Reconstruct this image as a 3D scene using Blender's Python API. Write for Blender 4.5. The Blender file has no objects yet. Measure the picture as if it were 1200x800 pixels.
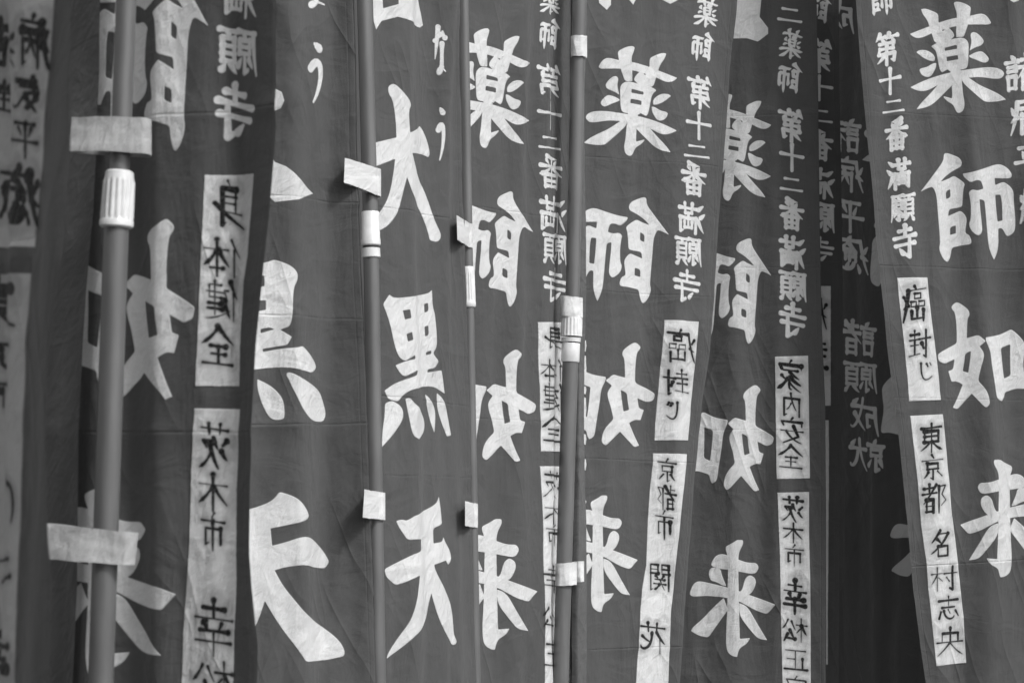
import bpy, math, random
import numpy as np
from mathutils import Vector, noise

# ------------------------------------------------------------------ camera, sky, sun, exposure
scene = bpy.context.scene
CAM_Z, PITCH, LENS = 1.52, math.radians(4.0), 85.0
cam_data = bpy.data.cameras.new('camera'); cam = bpy.data.objects.new('camera', cam_data)
scene.collection.objects.link(cam); scene.camera = cam
cam.location = (0, 0, CAM_Z); cam.rotation_euler = (math.radians(90) + PITCH, 0, 0)
cam_data.sensor_width = 36; cam_data.lens = LENS; cam_data.clip_start = 0.1; cam_data.clip_end = 400
cam_data.dof.use_dof = True; cam_data.dof.focus_distance = 4.85; cam_data.dof.aperture_fstop = 11
cam_data.dof.aperture_blades = 9

SUN_EL, SUN_AZ = math.radians(45), math.radians(47)       # azimuth: swung from behind the camera to its right
world = bpy.data.worlds.new('World'); scene.world = world; world.use_nodes = True
wn, wl = world.node_tree.nodes, world.node_tree.links
sky = wn.new('ShaderNodeTexSky'); sky.sky_type = 'NISHITA'; sky.sun_disc = False
sky.sun_elevation = SUN_EL; sky.sun_rotation = math.pi - SUN_AZ
sky.dust_density = 3.0; sky.air_density = 1.5
bw = wn.new('ShaderNodeRGBToBW')                             # the photograph is monochrome: a grey sky
wl.new(sky.outputs[0], bw.inputs[0]); wl.new(bw.outputs[0], wn['Background'].inputs[0])
wn['Background'].inputs[1].default_value = 0.12
sd = bpy.data.lights.new('sun', 'SUN'); sd.energy = 1.5; sd.angle = math.radians(10); sd.color = (1, 1, 1)
sun = bpy.data.objects.new('sun', sd); scene.collection.objects.link(sun)
to_sun = Vector((math.sin(SUN_AZ) * math.cos(SUN_EL), -math.cos(SUN_AZ) * math.cos(SUN_EL), math.sin(SUN_EL)))
sun.rotation_euler = to_sun.to_track_quat('Z', 'Y').to_euler(); sun.location = to_sun * 20
scene.view_settings.view_transform = 'Standard'; scene.view_settings.look = 'None'
scene.view_settings.exposure = 0.78; scene.view_settings.gamma = 1.0
scene.view_settings.use_curve_mapping = False

# ------------------------------------------------------------------ projection helpers
F = LENS / 36 * 1200
CP, SP = math.cos(PITCH), math.sin(PITCH)
CAM = Vector((0, 0, CAM_Z))
def ray(px, py):
    x, y = (px - 600) / F, (400 - py) / F
    return Vector((x, CP - y * SP, SP + y * CP))
def at(px, py, Y):
    r = ray(px, py); return CAM + r * (Y / r.y)

C = scene.collection
def link(name, me, parent=None, mats=()):
    o = bpy.data.objects.new(name, me); C.objects.link(o)
    for m in mats: me.materials.append(m)
    if parent: o.parent = parent
    return o
def thing(name, loc, label, cat, group=None):
    o = bpy.data.objects.new(name, None); C.objects.link(o); o.location = loc
    o.empty_display_size = 0.1
    o['label'] = label; o['category'] = cat
    if group: o['group'] = group
    bpy.context.view_layer.update()
    return o
def mesh(name, vs, fs, parent=None, mats=(), uvs=None, smooth=True, auto=None):
    off = parent.location if parent else Vector((0, 0, 0))
    if parent and parent.parent: off = off + parent.parent.location
    me = bpy.data.meshes.new(name)
    me.from_pydata([tuple(Vector(v) - off) for v in vs], [], fs)
    if uvs is not None:
        l = me.uv_layers.new(name='UVMap')
        idx = np.empty(len(me.loops), dtype=np.int32); me.loops.foreach_get('vertex_index', idx)
        l.data.foreach_set('uv', np.asarray(uvs, dtype=np.float32)[idx].ravel())
    if smooth: me.polygons.foreach_set('use_smooth', [True] * len(me.polygons))
    if auto is not None: me.set_sharp_from_angle(angle=math.radians(auto))
    me.update()
    return link(name, me, parent, mats)

# ------------------------------------------------------------------ lettering: outlines of the large characters
G = {}
G['yaku'] = (1, """35,228 120,195 165,178 235,150 330,122 440,108 515,88 555,110 580,155 560,168 500,165 430,165 330,178 240,205 185,222 130,250 90,258 60,250
110,62 145,58 210,85 226,100 225,150 240,190 300,262 250,300 200,285 170,190 155,140 120,95
328,20 350,10 400,22 445,48 440,90 425,170 395,250 345,250 345,180 352,90 335,50
245,230 262,200 290,182 325,215 335,245 310,262 290,300 235,300
178,312 210,290 250,285 345,255 395,252 428,280 430,330 425,440 410,462 372,468 300,478 290,465 250,487 235,470 222,400 210,340
-268,322 350,302 352,328 268,342
-282,383 355,370 360,398 282,412
78,350 100,335 150,336 190,362 204,385 200,410 170,410 120,385
98,470 110,458 150,450 190,425 212,422 210,455 180,510 150,520 115,505
440,228 460,213 490,225 520,255 532,280 515,305 470,320 435,342 450,280
430,375 470,352 515,342 550,370 567,398 550,420 525,422 480,400 440,388
38,585 130,540 230,505 330,480 450,462 550,450 620,455 660,475 668,500 645,528 600,530 500,515 430,522 300,540 220,572 150,610 105,612 70,602
300,440 372,440 385,560 392,640 403,690 395,740 365,760 345,750 325,700 290,682 262,655 262,645 318,660 318,600 310,500
305,520 330,560 270,620 195,695 140,722 80,733 110,690 170,630 240,550 290,505
375,500 430,520 500,570 580,605 640,635 680,668 620,682 545,685 520,670 450,610 385,550""")
G['shi'] = (1, """205,60 225,52 270,68 310,85 328,115 320,145 270,170 215,210 185,245 240,225 272,205 320,235 348,260 335,290 328,410 310,418 240,430 235,475 280,455 318,438 350,470 360,500 350,560 350,592 375,600 392,640 385,665 340,668 258,688 253,730 240,775 225,783 200,760 178,710 175,680 182,655 175,560 165,450 158,340 135,285 118,280 50,312 90,260 150,180 205,105
-218,312 248,295 250,350 222,362
-247,550 285,538 287,590 248,602
332,192 400,180 480,155 572,122 630,150 660,190 658,215 640,225 545,222 550,268 605,245 650,275 672,310 672,370 683,480 683,575 650,605 625,610 605,570 590,555 570,560 572,680 555,740 542,768 520,720 505,670 495,560 485,440 478,370 445,362 450,440 462,540 463,580 445,605 425,603 385,570 372,525 385,500 388,420 378,340 370,318 395,295 430,305 470,292 462,255 450,235 420,235 385,252 340,215
-550,335 585,332 595,380 598,505 565,512 555,420""")
G['nyo'] = (1, """198,108 230,78 260,88 315,130 322,165 305,190 302,320 380,298 430,340 388,375 420,420 412,470 395,520 378,605 430,660 450,705 458,760 435,785 415,775 335,690 290,740 240,797 208,785 240,720 275,630 235,608 200,612 178,540 210,530 220,460 155,492 115,475 105,430 150,400 235,355 235,250 225,150 205,130
-290,425 330,405 325,460 312,552 275,540 285,480
428,315 520,300 600,260 650,300 690,350 690,400 678,500 690,580 700,640 690,662 640,655 556,682 552,715 538,742 510,728 500,700 490,620 470,500 460,400 430,340
-530,385 592,362 592,470 595,570 552,590 540,500""")
G['rai'] = (-1, """250,100 300,75 318,60 352,62 355,85 330,130 325,180 328,370 330,500 335,640 395,635 375,670 330,695 318,747 290,742 258,715 252,640 260,480 262,340 265,240 262,150 252,125
165,200 190,155 225,142 262,150 330,178 380,195 430,195 447,220 430,255 405,262 325,245 262,236 200,228 170,215
155,240 170,222 220,228 230,270 255,330 235,330 200,308 165,300 152,270
365,285 395,265 425,285 430,320 400,380 350,395 330,370 350,350
40,370 60,320 90,300 150,312 265,340 330,360 395,385 480,415 543,440 495,495 440,480 375,445 330,420 240,395 130,388 70,395 45,388
240,400 265,470 200,560 150,632 100,625 48,595 60,570 110,530 180,455
330,430 380,450 430,540 495,648 440,640 405,600 330,505""")
G['dai'] = (1, """58,50 75,33 98,38 130,70 158,105 166,135 155,160 162,262 200,245 208,230 222,245 245,305 256,360 248,378 215,362 172,358 200,470 240,560 275,670 305,730 307,755 290,775 255,768 245,720 215,640 180,560 148,470 125,560 105,640 60,700 10,725 -30,725 -40,690 20,640 65,560 85,450 92,385 30,410 -60,440 -70,330 0,308 98,285 95,200 82,110 62,80""")
G['koku'] = (1, """35,105 65,60 90,80 245,58 265,38 268,120 280,150 292,300 270,335 298,372 280,405 245,410 243,425 310,415 325,525 275,490 215,492 160,510 130,530 105,562 60,550 42,510 90,475 190,440 192,415 140,445 120,435 93,392 140,372 185,362 184,343 140,373 110,355 90,300 65,180
-128,135 163,130 168,170 138,177
-228,105 247,100 248,138 230,145
-145,245 172,235 177,272 152,280
-230,210 248,205 250,250 233,257
-237,330 262,322 262,338 237,344
45,568 80,557 118,580 131,610 128,650 80,720 30,775 32,700 42,640
140,548 162,543 200,590 228,640 230,700 200,738 175,720 158,640
232,527 255,545 278,590 282,640 276,707 262,670 245,610
288,520 325,555 340,640 355,720 335,725 310,660 288,590""")
G['ten'] = (1, """97,120 125,112 145,120 220,75 285,42 297,5 305,60 312,135 270,155 272,225 312,218 318,195 325,215 350,260 356,305 340,325 330,305 275,325 280,350 320,430 350,500 362,570 366,650 382,683 375,700 358,702 330,650 290,560 262,458 248,510 235,590 190,660 120,715 52,765 60,735 110,660 165,590 195,500 205,375 150,405 95,420 50,385 42,345 90,320 150,290 210,262 210,205 150,208 110,150""")
G['ten2'] = (1, """45,128 135,95 165,55 215,70 250,90 275,125 285,155 270,175 215,188 128,205 135,275 200,258 250,240 290,238 335,280 368,340 350,368 310,365 270,352 200,360 145,375 180,440 230,500 280,560 340,605 405,655 432,700 428,725 350,742 275,748 235,690 180,620 140,560 105,500 75,590 20,680 -80,760 -180,800 -190,770 -80,660 0,540 40,400 -40,400 -150,420 -170,370 -40,320 40,300 40,190 -60,215 -120,200 -110,150""")
G['koku2'] = (1, """130,60 150,50 220,75 250,105 250,140 232,170 228,300 215,335 175,350 225,380 205,415 100,432 102,445 180,430 255,425 270,418 300,450 325,490 330,515 310,535 240,512 160,510 62,520 -120,545 -150,500 -20,460 -20,340 -130,330 -150,100 -60,80 60,75
-60,120 108,120 108,165 60,170
-60,225 115,225 115,265 60,275
-92,348 130,340 150,348 92,365
78,560 130,585 165,615 190,650 195,720 185,732 150,735 125,720 95,660 78,600
200,540 210,530 240,538 300,575 345,610 358,650 372,710 360,742 320,742 285,710 245,630
-20,560 20,590 30,680 -10,720 -50,690 -40,600
-150,560 -90,600 -110,680 -190,740 -170,640""")
def parse_glyph(s):
    out = []
    for line in s.strip().split('\n'):
        neg = line.startswith('-') and not line.startswith('-1') and not line.startswith('-20,') or line.startswith('-145,') or line.startswith('-128,')
        out.append((neg, line[1:] if neg else line))
    return [(n, np.array([[float(a) for a in p.split(',')] for p in l.split()])) for n, l in out]
GP = {k: (m, parse_glyph(s)) for k, (m, s) in G.items()}

# ------------------------------------------------------------------ lettering: brush strokes of the small characters (100 x 100 box, y down)
# h horizontal, v vertical, l falling to the left, r falling to the right, d dot, p bent line, c curve, b box
S = {
'dai1':'l22,2,5,24 h20,14,44,12 d30,18,36,26 l60,2,48,22 h60,14,96,10 d72,18,78,26 h20,34,78,32 v78,32,76,50 h22,50,76,49 v22,50,16,68 p16,68,84,64,80,88,70,84 v50,34,50,100 l46,66,12,94',
'juu':'h5,45,95,40 v50,5,50,97',
'ni':'h22,28,78,25 h5,82,95,78',
'ban':'l70,4,28,12 d30,18,38,28 l70,16,62,28 h6,36,94,34 v50,12,50,56 l46,38,6,62 r54,38,96,60 v26,60,28,98 p26,60,76,60,74,98 h28,78,74,78 h28,94,74,94 v50,60,50,95',
'man':'d8,8,24,20 d2,34,16,46 l26,58,6,94 h30,20,96,18 v48,4,50,34 v76,4,74,34 h50,34,74,34 h34,50,94,49 v34,50,36,98 p34,52,92,50,92,94,82,90 v63,36,63,80 v49,64,50,82 v77,64,77,82 h50,81,77,81',
'gan':'h6,8,50,6 c10,8,10,55,2,96 l34,10,28,20 v20,24,20,52 p20,24,46,24,46,52 h20,38,46,38 h20,52,46,52 p33,54,33,92,25,87 l22,64,12,82 d42,64,50,80 h54,9,98,7 l76,11,70,22 v60,24,60,74 p60,24,92,24,92,74 h60,41,92,41 h60,57,92,57 h60,73,92,73 l70,78,54,98 r84,78,98,98',
'ji':'h24,18,74,16 v50,3,50,34 h4,38,96,34 h10,60,92,57 p70,42,70,96,56,89 d28,70,42,84',
'sho':'d20,2,28,10 h2,20,44,18 h10,33,36,32 h10,45,36,44 v10,60,12,96 p10,60,36,59,34,92 h12,92,34,92 h54,16,92,14 v70,2,70,34 h46,36,98,34 l92,6,44,66 v60,58,60,98 p60,58,88,57,88,98 h60,76,88,76 h60,94,88,94',
'byou':'d52,0,58,10 h24,14,98,12 c24,14,20,60,2,98 d4,28,12,42 l22,54,2,66 h36,32,94,30 v40,48,40,98 p40,50,90,48,90,94,80,90 l66,34,48,80 r66,58,80,74',
'hei':'h16,12,84,10 d28,24,36,42 l74,22,62,42 h4,56,96,53 v50,12,50,98',
'yu':'d52,0,58,8 h24,12,98,10 c24,12,18,60,2,98 d4,26,12,38 l20,52,2,62 l60,16,34,40 r60,16,96,38 h50,36,74,35 v38,44,38,66 p38,44,56,44,56,66 h38,55,56,55 v68,42,68,62 v84,40,84,66 d32,76,26,92 c44,74,48,92,76,92,80,80 d58,70,64,82 d84,72,94,86',
'sei':'h14,26,88,23 c14,26,14,60,2,98 p14,48,40,46,38,76,28,74 c54,4,58,50,84,94,94,78 l80,44,46,88 d70,4,82,14',
'shuu':'d24,2,28,12 h2,20,48,18 v10,30,10,50 p10,30,38,30,38,50 h10,48,38,48 p24,50,24,92,16,88 l12,62,4,82 d36,62,44,78 h52,34,98,31 c72,6,70,60,50,96 c76,36,78,86,98,90,98,76 d84,8,92,20',
'mi':'l52,0,44,12 v28,16,28,66 p28,16,70,14,70,92,60,86 h28,32,70,31 h28,48,70,47 h10,68,78,62 l92,50,6,98',
'tai':'l24,2,2,46 v16,30,16,98 h32,28,96,26 v62,4,62,98 l60,30,32,72 r64,30,98,68 h46,76,80,75',
'ken':'l20,2,2,42 v12,28,12,98 p28,26,40,26,30,50,42,50 l42,50,24,92 r26,74,98,94 h52,14,88,13 h44,30,96,28 h52,44,88,43 h52,58,88,57 h48,70,94,69 v70,2,70,84 v88,14,88,44',
'zen':'l50,2,4,46 r50,4,98,44 h28,52,72,51 h30,70,70,69 h8,94,94,92 v50,52,50,92',
'iba':'h8,16,92,14 v32,4,34,26 v66,4,64,26 d10,38,22,48 l26,60,8,78 l52,32,38,56 p50,44,84,42,74,56 c62,48,58,70,36,98 r62,66,98,96',
'ki':'h6,32,94,30 v50,3,50,98 l48,34,6,80 r52,34,96,78',
'shiC':'d46,0,54,12 h8,22,92,20 v22,40,22,80 p22,40,78,39,78,80,68,76 v50,22,50,98',
'kou':'h24,16,76,14 v50,2,50,32 h6,34,94,32 d30,40,36,52 l70,40,64,52 h16,56,84,55 h8,74,92,72 v50,56,50,98',
'matsu':'h2,30,44,28 v24,3,24,98 l22,32,2,68 d28,44,42,60 l62,14,46,50 r76,10,98,46 l70,50,50,88 h50,88,86,84 d80,66,94,94',
'sho2':'h10,12,90,10 v52,12,52,90 h54,48,84,47 v24,46,24,90 h4,92,96,90',
'kyou':'d46,0,54,12 h4,20,96,18 v26,32,26,56 p26,32,74,32,74,56 h26,55,74,54 p50,56,50,96,40,90 l30,66,12,88 d70,66,90,86',
'to':'h8,18,48,16 v28,3,28,34 h0,36,56,33 l54,6,4,66 v16,56,16,98 p16,56,42,55,42,98 h16,74,42,74 h16,94,42,94 p66,14,92,12,78,40,94,60,76,76 v66,14,66,100',
'seki':'v6,6,6,98 p6,6,40,5,40,38 h6,21,40,21 h6,38,40,38 v58,5,58,38 p58,5,94,5,94,98,84,94 h58,21,94,21 h58,38,94,38 d34,46,40,54 l68,46,60,54 h28,60,74,59 h22,74,80,73 l50,60,28,96 r52,76,76,94',
'hana':'h6,18,94,16 v32,4,34,30 v68,4,66,30 l36,32,6,68 v22,52,22,98 c54,36,54,88,94,94,96,76 l88,48,56,66',
'ka':'d46,0,54,10 v8,16,8,30 p8,16,92,14,84,28 h22,34,78,33 l50,36,14,58 c40,46,60,70,54,96,42,92 l48,56,10,78 l54,70,10,98 l84,48,62,62 r60,60,98,92',
'nai':'v14,26,14,98 p14,26,86,24,86,96,74,90 c52,2,48,44,26,74 r52,44,74,70',
'an':'d46,0,54,10 v8,18,8,34 p8,18,92,16,84,30 h4,54,96,52 p44,32,24,72,86,98 c72,52,54,84,10,98',
'gan2':'d52,0,58,8 h24,12,98,10 c24,12,18,60,2,98 d4,28,12,40 l20,54,2,64 b50,20,76,34 b34,44,56,58 b68,44,92,58 v62,62,62,92 p38,70,38,92,90,91 v90,68,90,98',
'fuu':'h8,16,46,15 v27,2,27,32 h4,34,50,32 h8,52,46,51 v27,36,27,82 h2,86,52,80 h54,32,98,30 p80,4,80,94,70,88 d62,48,70,64',
'jiK':'c26,4,24,70,44,98,90,66 d60,10,66,20 d76,6,82,16',
'tou':'h8,16,92,14 v50,2,50,98 v20,28,20,64 p20,28,80,28,80,64 h20,46,80,46 h20,63,80,63 l46,64,4,92 r54,64,96,92',
'mei':'l46,2,8,44 h40,16,82,15 c82,15,60,56,4,86 d34,34,48,46 b36,60,80,96',
'mura':'h2,28,46,26 v24,3,24,98 l22,32,2,68 d28,44,42,58 h50,28,98,26 p80,4,80,96,70,90 d58,44,68,60',
'shi2':'h8,18,92,16 v50,3,50,42 h22,44,78,43 d16,60,8,84 c32,58,38,94,74,94,78,76 d50,54,58,68 d84,58,96,78',
'ou':'v22,18,22,50 p22,18,78,18,78,50 h4,52,96,50 v50,2,50,52 l48,54,6,96 r52,54,96,96',
'ke':'l28,2,4,36 h24,14,92,12 h22,28,80,27 c10,44,90,36,74,84,98,98,98,82 l60,52,16,94 r20,58,62,88',
'na':'h6,26,54,20 l32,4,10,60 r66,16,90,30 v62,38,60,80 c60,80,36,100,20,84,40,70,88,92',
'u':'d38,4,62,14 c14,42,70,20,96,56,60,88,30,100',
'shiK':'c70,0,20,20,14,60,40,98',
'dots':'d20,10,70,20 d10,60,60,80',
}
WID = {'h': [1.05, .8, .76, .88, 1.25], 'v': [1.25, .95, .85, .9, .95], 'l': [1.25, 1.05, .85, .6, .22],
       'r': [.45, .7, 1.0, 1.35, .5], 'd': [.5, 1.0, 1.3], 'p': None, 'c': None, 'b': None}
def soften(px):
    """round the outline as a brush does: gentle bends become curves, sharp tips stay nearly sharp"""
    Q = []; n = len(px); P = [np.array(p, float) for p in px]
    for i in range(n):
        a, b, c = P[i - 1], P[i], P[(i + 1) % n]
        la, lc = np.linalg.norm(a - b) + 1e-6, np.linalg.norm(c - b) + 1e-6
        cosv = float((b - a) @ (c - b)) / (la * lc); turn = math.degrees(math.acos(max(-1, min(1, cosv))))
        lim = 14.0 if turn < 48 else (3.0 if turn < 75 else 1.3)
        ca, cc = min(.48 * la, lim), min(.48 * lc, lim)
        A, B = b + (a - b) / la * ca, b + (c - b) / lc * cc
        for t in (0, .25, .5, .75, 1): Q.append(A * (1 - t) ** 2 + 2 * b * t * (1 - t) + B * t * t)
    return Q
def bez(P, n=14):
    P = [np.array(p, float) for p in P]; out = []
    for i in range(n + 1):
        t = i / n; Q = list(P)
        while len(Q) > 1: Q = [Q[j] * (1 - t) + Q[j + 1] * t for j in range(len(Q) - 1)]
        out.append(Q[0])
    return out
def strokes(key):
    out = []
    for tok in S[key].split():
        k = tok[0]; v = [float(a) for a in tok[1:].split(',')]
        P = [np.array(v[i:i + 2]) for i in range(0, len(v), 2)]
        if k == 'b':
            (x0, y0), (x1, y1) = P
            P = [np.array(q, float) for q in ((x0, y0), (x1, y0), (x1, y1), (x0, y1), (x0, y0))]
            out.append((P, [1.0, .8, .9, .8, 1.0])); continue
        if k == 'c':
            Q = bez(P); n = len(Q)
            out.append((Q, [1.15 * (1 - .72 * (i / (n - 1)) ** 1.6) for i in range(n)])); continue
        if k == 'p':
            out.append((P, [1.0, 1.05, .95, .5, .4][:len(P)] if len(P) != 3 else [.85, 1.1, .9])); continue
        W = WID[k]; n = len(W); a, b = P[0], P[-1]; Q = []
        for i in range(n):
            t = i / (n - 1); q = a * (1 - t) + b * t
            if k in 'lr' and np.linalg.norm(b - a) > 25:
                q = q + np.array([0, (3.5 if k == 'l' else 4.5) * math.sin(math.pi * t) * (1 if k == 'r' else .7)])
            Q.append(q)
        out.append((Q, W))
    return out

TEX = 0.00072      # metres per texel
class Canvas:
    """print of one banner: r = undyed (white) area, g = brushed ink"""
    def __init__(self, w, h):
        self.W, self.H = int(w / TEX), int(h / TEX)
        self.b = np.zeros((self.H, self.W), np.float32); self.r = np.zeros((self.H, self.W), np.float32); self.g = np.zeros((self.H, self.W), np.float32)
    def poly(self, pts, sub=False):
        P = np.asarray(pts) / TEX
        x0, y0 = np.floor(P.min(0) - 2).astype(int); x1, y1 = np.ceil(P.max(0) + 2).astype(int)
        x0, y0 = max(x0, 0), max(y0, 0); x1, y1 = min(x1, self.W), min(y1, self.H)
        if x1 <= x0 or y1 <= y0: return
        SS = 2
        xs = x0 + (np.arange((x1 - x0) * SS) + .5) / SS; ys = y0 + (np.arange((y1 - y0) * SS) + .5) / SS
        ins = np.zeros((len(ys), len(xs)), bool)
        for (ax, ay), (bx, by) in zip(P, np.roll(P, -1, 0)):
            if ay == by: continue
            rows = (ys > min(ay, by)) & (ys <= max(ay, by))
            if not rows.any(): continue
            xi = ax + (ys[rows] - ay) * (bx - ax) / (by - ay)
            ins[rows] ^= xs[None, :] < xi[:, None]
        m = ins.reshape(y1 - y0, SS, x1 - x0, SS).mean((1, 3)).astype(np.float32)
        v = self.r[y0:y1, x0:x1]
        if sub: np.minimum(v, 1 - m, out=v)
        else: np.maximum(v, m, out=v)
    def stroke(self, P, R, chan, soft=1.0, val=1.0):
        P = np.asarray(P) / TEX; R = np.asarray(R) / TEX
        for i in range(len(P) - 1):
            a, b, ra, rb = P[i], P[i + 1], R[i], R[i + 1]; m = max(ra, rb) + soft * 2 + 2
            x0, y0 = np.floor(np.minimum(a, b) - m).astype(int); x1, y1 = np.ceil(np.maximum(a, b) + m).astype(int)
            x0, y0 = max(x0, 0), max(y0, 0); x1, y1 = min(x1, self.W), min(y1, self.H)
            if x1 <= x0 or y1 <= y0: continue
            X, Y = np.meshgrid(np.arange(x0, x1) + .5, np.arange(y0, y1) + .5)
            d = b - a; L2 = max(float(d @ d), 1e-6)
            t = np.clip(((X - a[0]) * d[0] + (Y - a[1]) * d[1]) / L2, 0, 1)
            D = np.hypot(X - a[0] - t * d[0], Y - a[1] - t * d[1]) - (ra + t * (rb - ra))
            v = chan[y0:y1, x0:x1]; np.maximum(v, val * np.clip(.5 - D / soft, 0, 1).astype(np.float32), out=v)

# ------------------------------------------------------------------ materials
def new_mat(name):
    m = bpy.data.materials.new(name); m.use_nodes = True
    nt = m.node_tree; nt.nodes.clear()
    return m, nt.nodes, nt.links
def N(ns, t, **kw):
    n = ns.new(t)
    for k, v in kw.items(): setattr(n, k, v)
    return n
def math_n(ns, ls, op, a, b=None, c=None, clamp=False):
    n = N(ns, 'ShaderNodeMath', operation=op, use_clamp=clamp)
    for i, v in enumerate((a, b, c)):
        if v is None: continue
        if isinstance(v, (int, float)): n.inputs[i].default_value = v
        else: ls.new(v, n.inputs[i])
    return n.outputs[0]

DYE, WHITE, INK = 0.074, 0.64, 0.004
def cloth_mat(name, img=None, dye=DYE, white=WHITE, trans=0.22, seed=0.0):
    m, ns, ls = new_mat(name)
    out = N(ns, 'ShaderNodeOutputMaterial')
    uv = N(ns, 'ShaderNodeUVMap')            # metres on the cloth
    tc = N(ns, 'ShaderNodeMapping'); tc.inputs['Location'].default_value = (seed, seed * 1.7, 0)
    ls.new(uv.outputs[0], tc.inputs[0])
    P = tc.outputs[0]
    def nz(scale, det=3, sx=1, sy=1, dist=0.0):
        mp = N(ns, 'ShaderNodeMapping'); mp.inputs['Scale'].default_value = (sx, sy, 1); ls.new(P, mp.inputs[0])
        n = N(ns, 'ShaderNodeTexNoise'); n.inputs['Scale'].default_value = scale
        n.inputs['Detail'].default_value = det; n.inputs['Distortion'].default_value = dist
        ls.new(mp.outputs[0], n.inputs['Vector']); return n.outputs['Fac']
    big, mid, fine = nz(4, 4), nz(28, 5, dist=.4), nz(900, 2)
    mottled = math_n(ns, ls, 'MULTIPLY_ADD', big, .30, .85)
    mottled = math_n(ns, ls, 'MULTIPLY', mottled, math_n(ns, ls, 'MULTIPLY_ADD', mid, .16, .92))
    mottled = math_n(ns, ls, 'MULTIPLY', mottled, math_n(ns, ls, 'MULTIPLY_ADD', fine, .8, .6))
    if img:
        it = N(ns, 'ShaderNodeTexImage', image=img, interpolation='Cubic', extension='CLIP')
        mp = N(ns, 'ShaderNodeMapping'); mp.inputs['Scale'].default_value = (1 / (img.size[0] * TEX), 1 / (img.size[1] * TEX), 1)
        ls.new(uv.outputs[0], mp.inputs[0]); ls.new(mp.outputs[0], it.inputs[0])
        sp = N(ns, 'ShaderNodeSeparateColor'); ls.new(it.outputs[0], sp.inputs[0])
        pr, ink = sp.outputs[0], sp.outputs[1]
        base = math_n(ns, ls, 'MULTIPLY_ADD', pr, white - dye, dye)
        inkv = math_n(ns, ls, 'MULTIPLY', ink, math_n(ns, ls, 'MULTIPLY_ADD', nz(260, 3), .34, .84), clamp=True)
        inv = math_n(ns, ls, 'SUBTRACT', 1.0, inkv)
        base = math_n(ns, ls, 'MULTIPLY', base, inv)
        base = math_n(ns, ls, 'ADD', base, INK)
    else:
        pr = None; base = white
    col = math_n(ns, ls, 'MULTIPLY', base, mottled, clamp=True)
    # relief: weave, small puckers (stronger where the cloth stayed undyed), broad drape
    wv = N(ns, 'ShaderNodeTexWave', wave_type='BANDS', bands_direction='X'); wv.inputs['Scale'].default_value = 330
    wv2 = N(ns, 'ShaderNodeTexWave', wave_type='BANDS', bands_direction='Y'); wv2.inputs['Scale'].default_value = 330
    for w in (wv, wv2): ls.new(P, w.inputs['Vector']); w.inputs['Distortion'].default_value = .6
    weave = math_n(ns, ls, 'ADD', wv.outputs['Fac'], wv2.outputs['Fac'])
    rd = N(ns, 'ShaderNodeMapping'); rd.inputs['Rotation'].default_value = (0, 0, .6); ls.new(P, rd.inputs[0])
    pk = N(ns, 'ShaderNodeTexNoise'); pk.inputs['Scale'].default_value = 45; pk.inputs['Detail'].default_value = 4
    pk.inputs['Distortion'].default_value = .8
    ps = N(ns, 'ShaderNodeMapping'); ps.inputs['Scale'].default_value = (1.6, .6, 1); ls.new(rd.outputs[0], ps.inputs[0])
    ls.new(ps.outputs[0], pk.inputs['Vector'])
    puck = math_n(ns, ls, 'MULTIPLY', pk.outputs['Fac'], math_n(ns, ls, 'MULTIPLY_ADD', pr, 1.9, .8) if pr is not None else 2.4)
    ht = math_n(ns, ls, 'MULTIPLY', puck, .0016)
    if img: ht = math_n(ns, ls, 'MULTIPLY_ADD', sp.outputs[2], -.0018, ht)
    ht = math_n(ns, ls, 'ADD', ht, math_n(ns, ls, 'MULTIPLY', weave, .00010))
    ht = math_n(ns, ls, 'ADD', ht, math_n(ns, ls, 'MULTIPLY', nz(7, 4, 1.8, .5, .5), .013))
    ht = math_n(ns, ls, 'ADD', ht, math_n(ns, ls, 'MULTIPLY', nz(16, 5, .8, 1.3, 1.2), .0034))
    for (sc_, rot, am, st_) in ((3.4, .5, .0034, 2.2), (5.2, -.35, .0026, 2.6), (2.6, 1.35, .0020, 2.4)):   # long soft wrinkles in several directions
        rm = N(ns, 'ShaderNodeMapping'); rm.inputs['Rotation'].default_value = (0, 0, rot); ls.new(P, rm.inputs[0])
        rs_ = N(ns, 'ShaderNodeMapping'); rs_.inputs['Scale'].default_value = (st_, .55, 1); ls.new(rm.outputs[0], rs_.inputs[0])
        rn = N(ns, 'ShaderNodeTexNoise'); rn.inputs['Scale'].default_value = sc_; rn.inputs['Detail'].default_value = 1.5; rn.inputs['Distortion'].default_value = .3
        ls.new(rs_.outputs[0], rn.inputs['Vector'])
        rg = math_n(ns, ls, 'ABSOLUTE', math_n(ns, ls, 'MULTIPLY_ADD', rn.outputs['Fac'], 2.0, -1.0))
        rg = math_n(ns, ls, 'POWER', math_n(ns, ls, 'SUBTRACT', 1.0, rg, clamp=True), 9.0)
        gate = math_n(ns, ls, 'MULTIPLY_ADD', nz(3.1, 1), 3.2, -1.2, clamp=True)
        ht = math_n(ns, ls, 'ADD', ht, math_n(ns, ls, 'MULTIPLY', math_n(ns, ls, 'MULTIPLY', rg, gate), am))
    bp = N(ns, 'ShaderNodeBump'); bp.inputs['Distance'].default_value = 1.0; bp.inputs['Strength'].default_value = 1.0
    ls.new(ht, bp.inputs['Height'])
    pb = N(ns, 'ShaderNodeBsdfPrincipled'); pb.inputs['Roughness'].default_value = .75
    pb.inputs['Sheen Weight'].default_value = .12; pb.inputs['Specular IOR Level'].default_value = .25
    tr = N(ns, 'ShaderNodeBsdfTranslucent'); mx = N(ns, 'ShaderNodeMixShader'); mx.inputs[0].default_value = trans
    for s in (pb.inputs['Base Color'], tr.inputs['Color']): ls.new(col, s)
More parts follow.
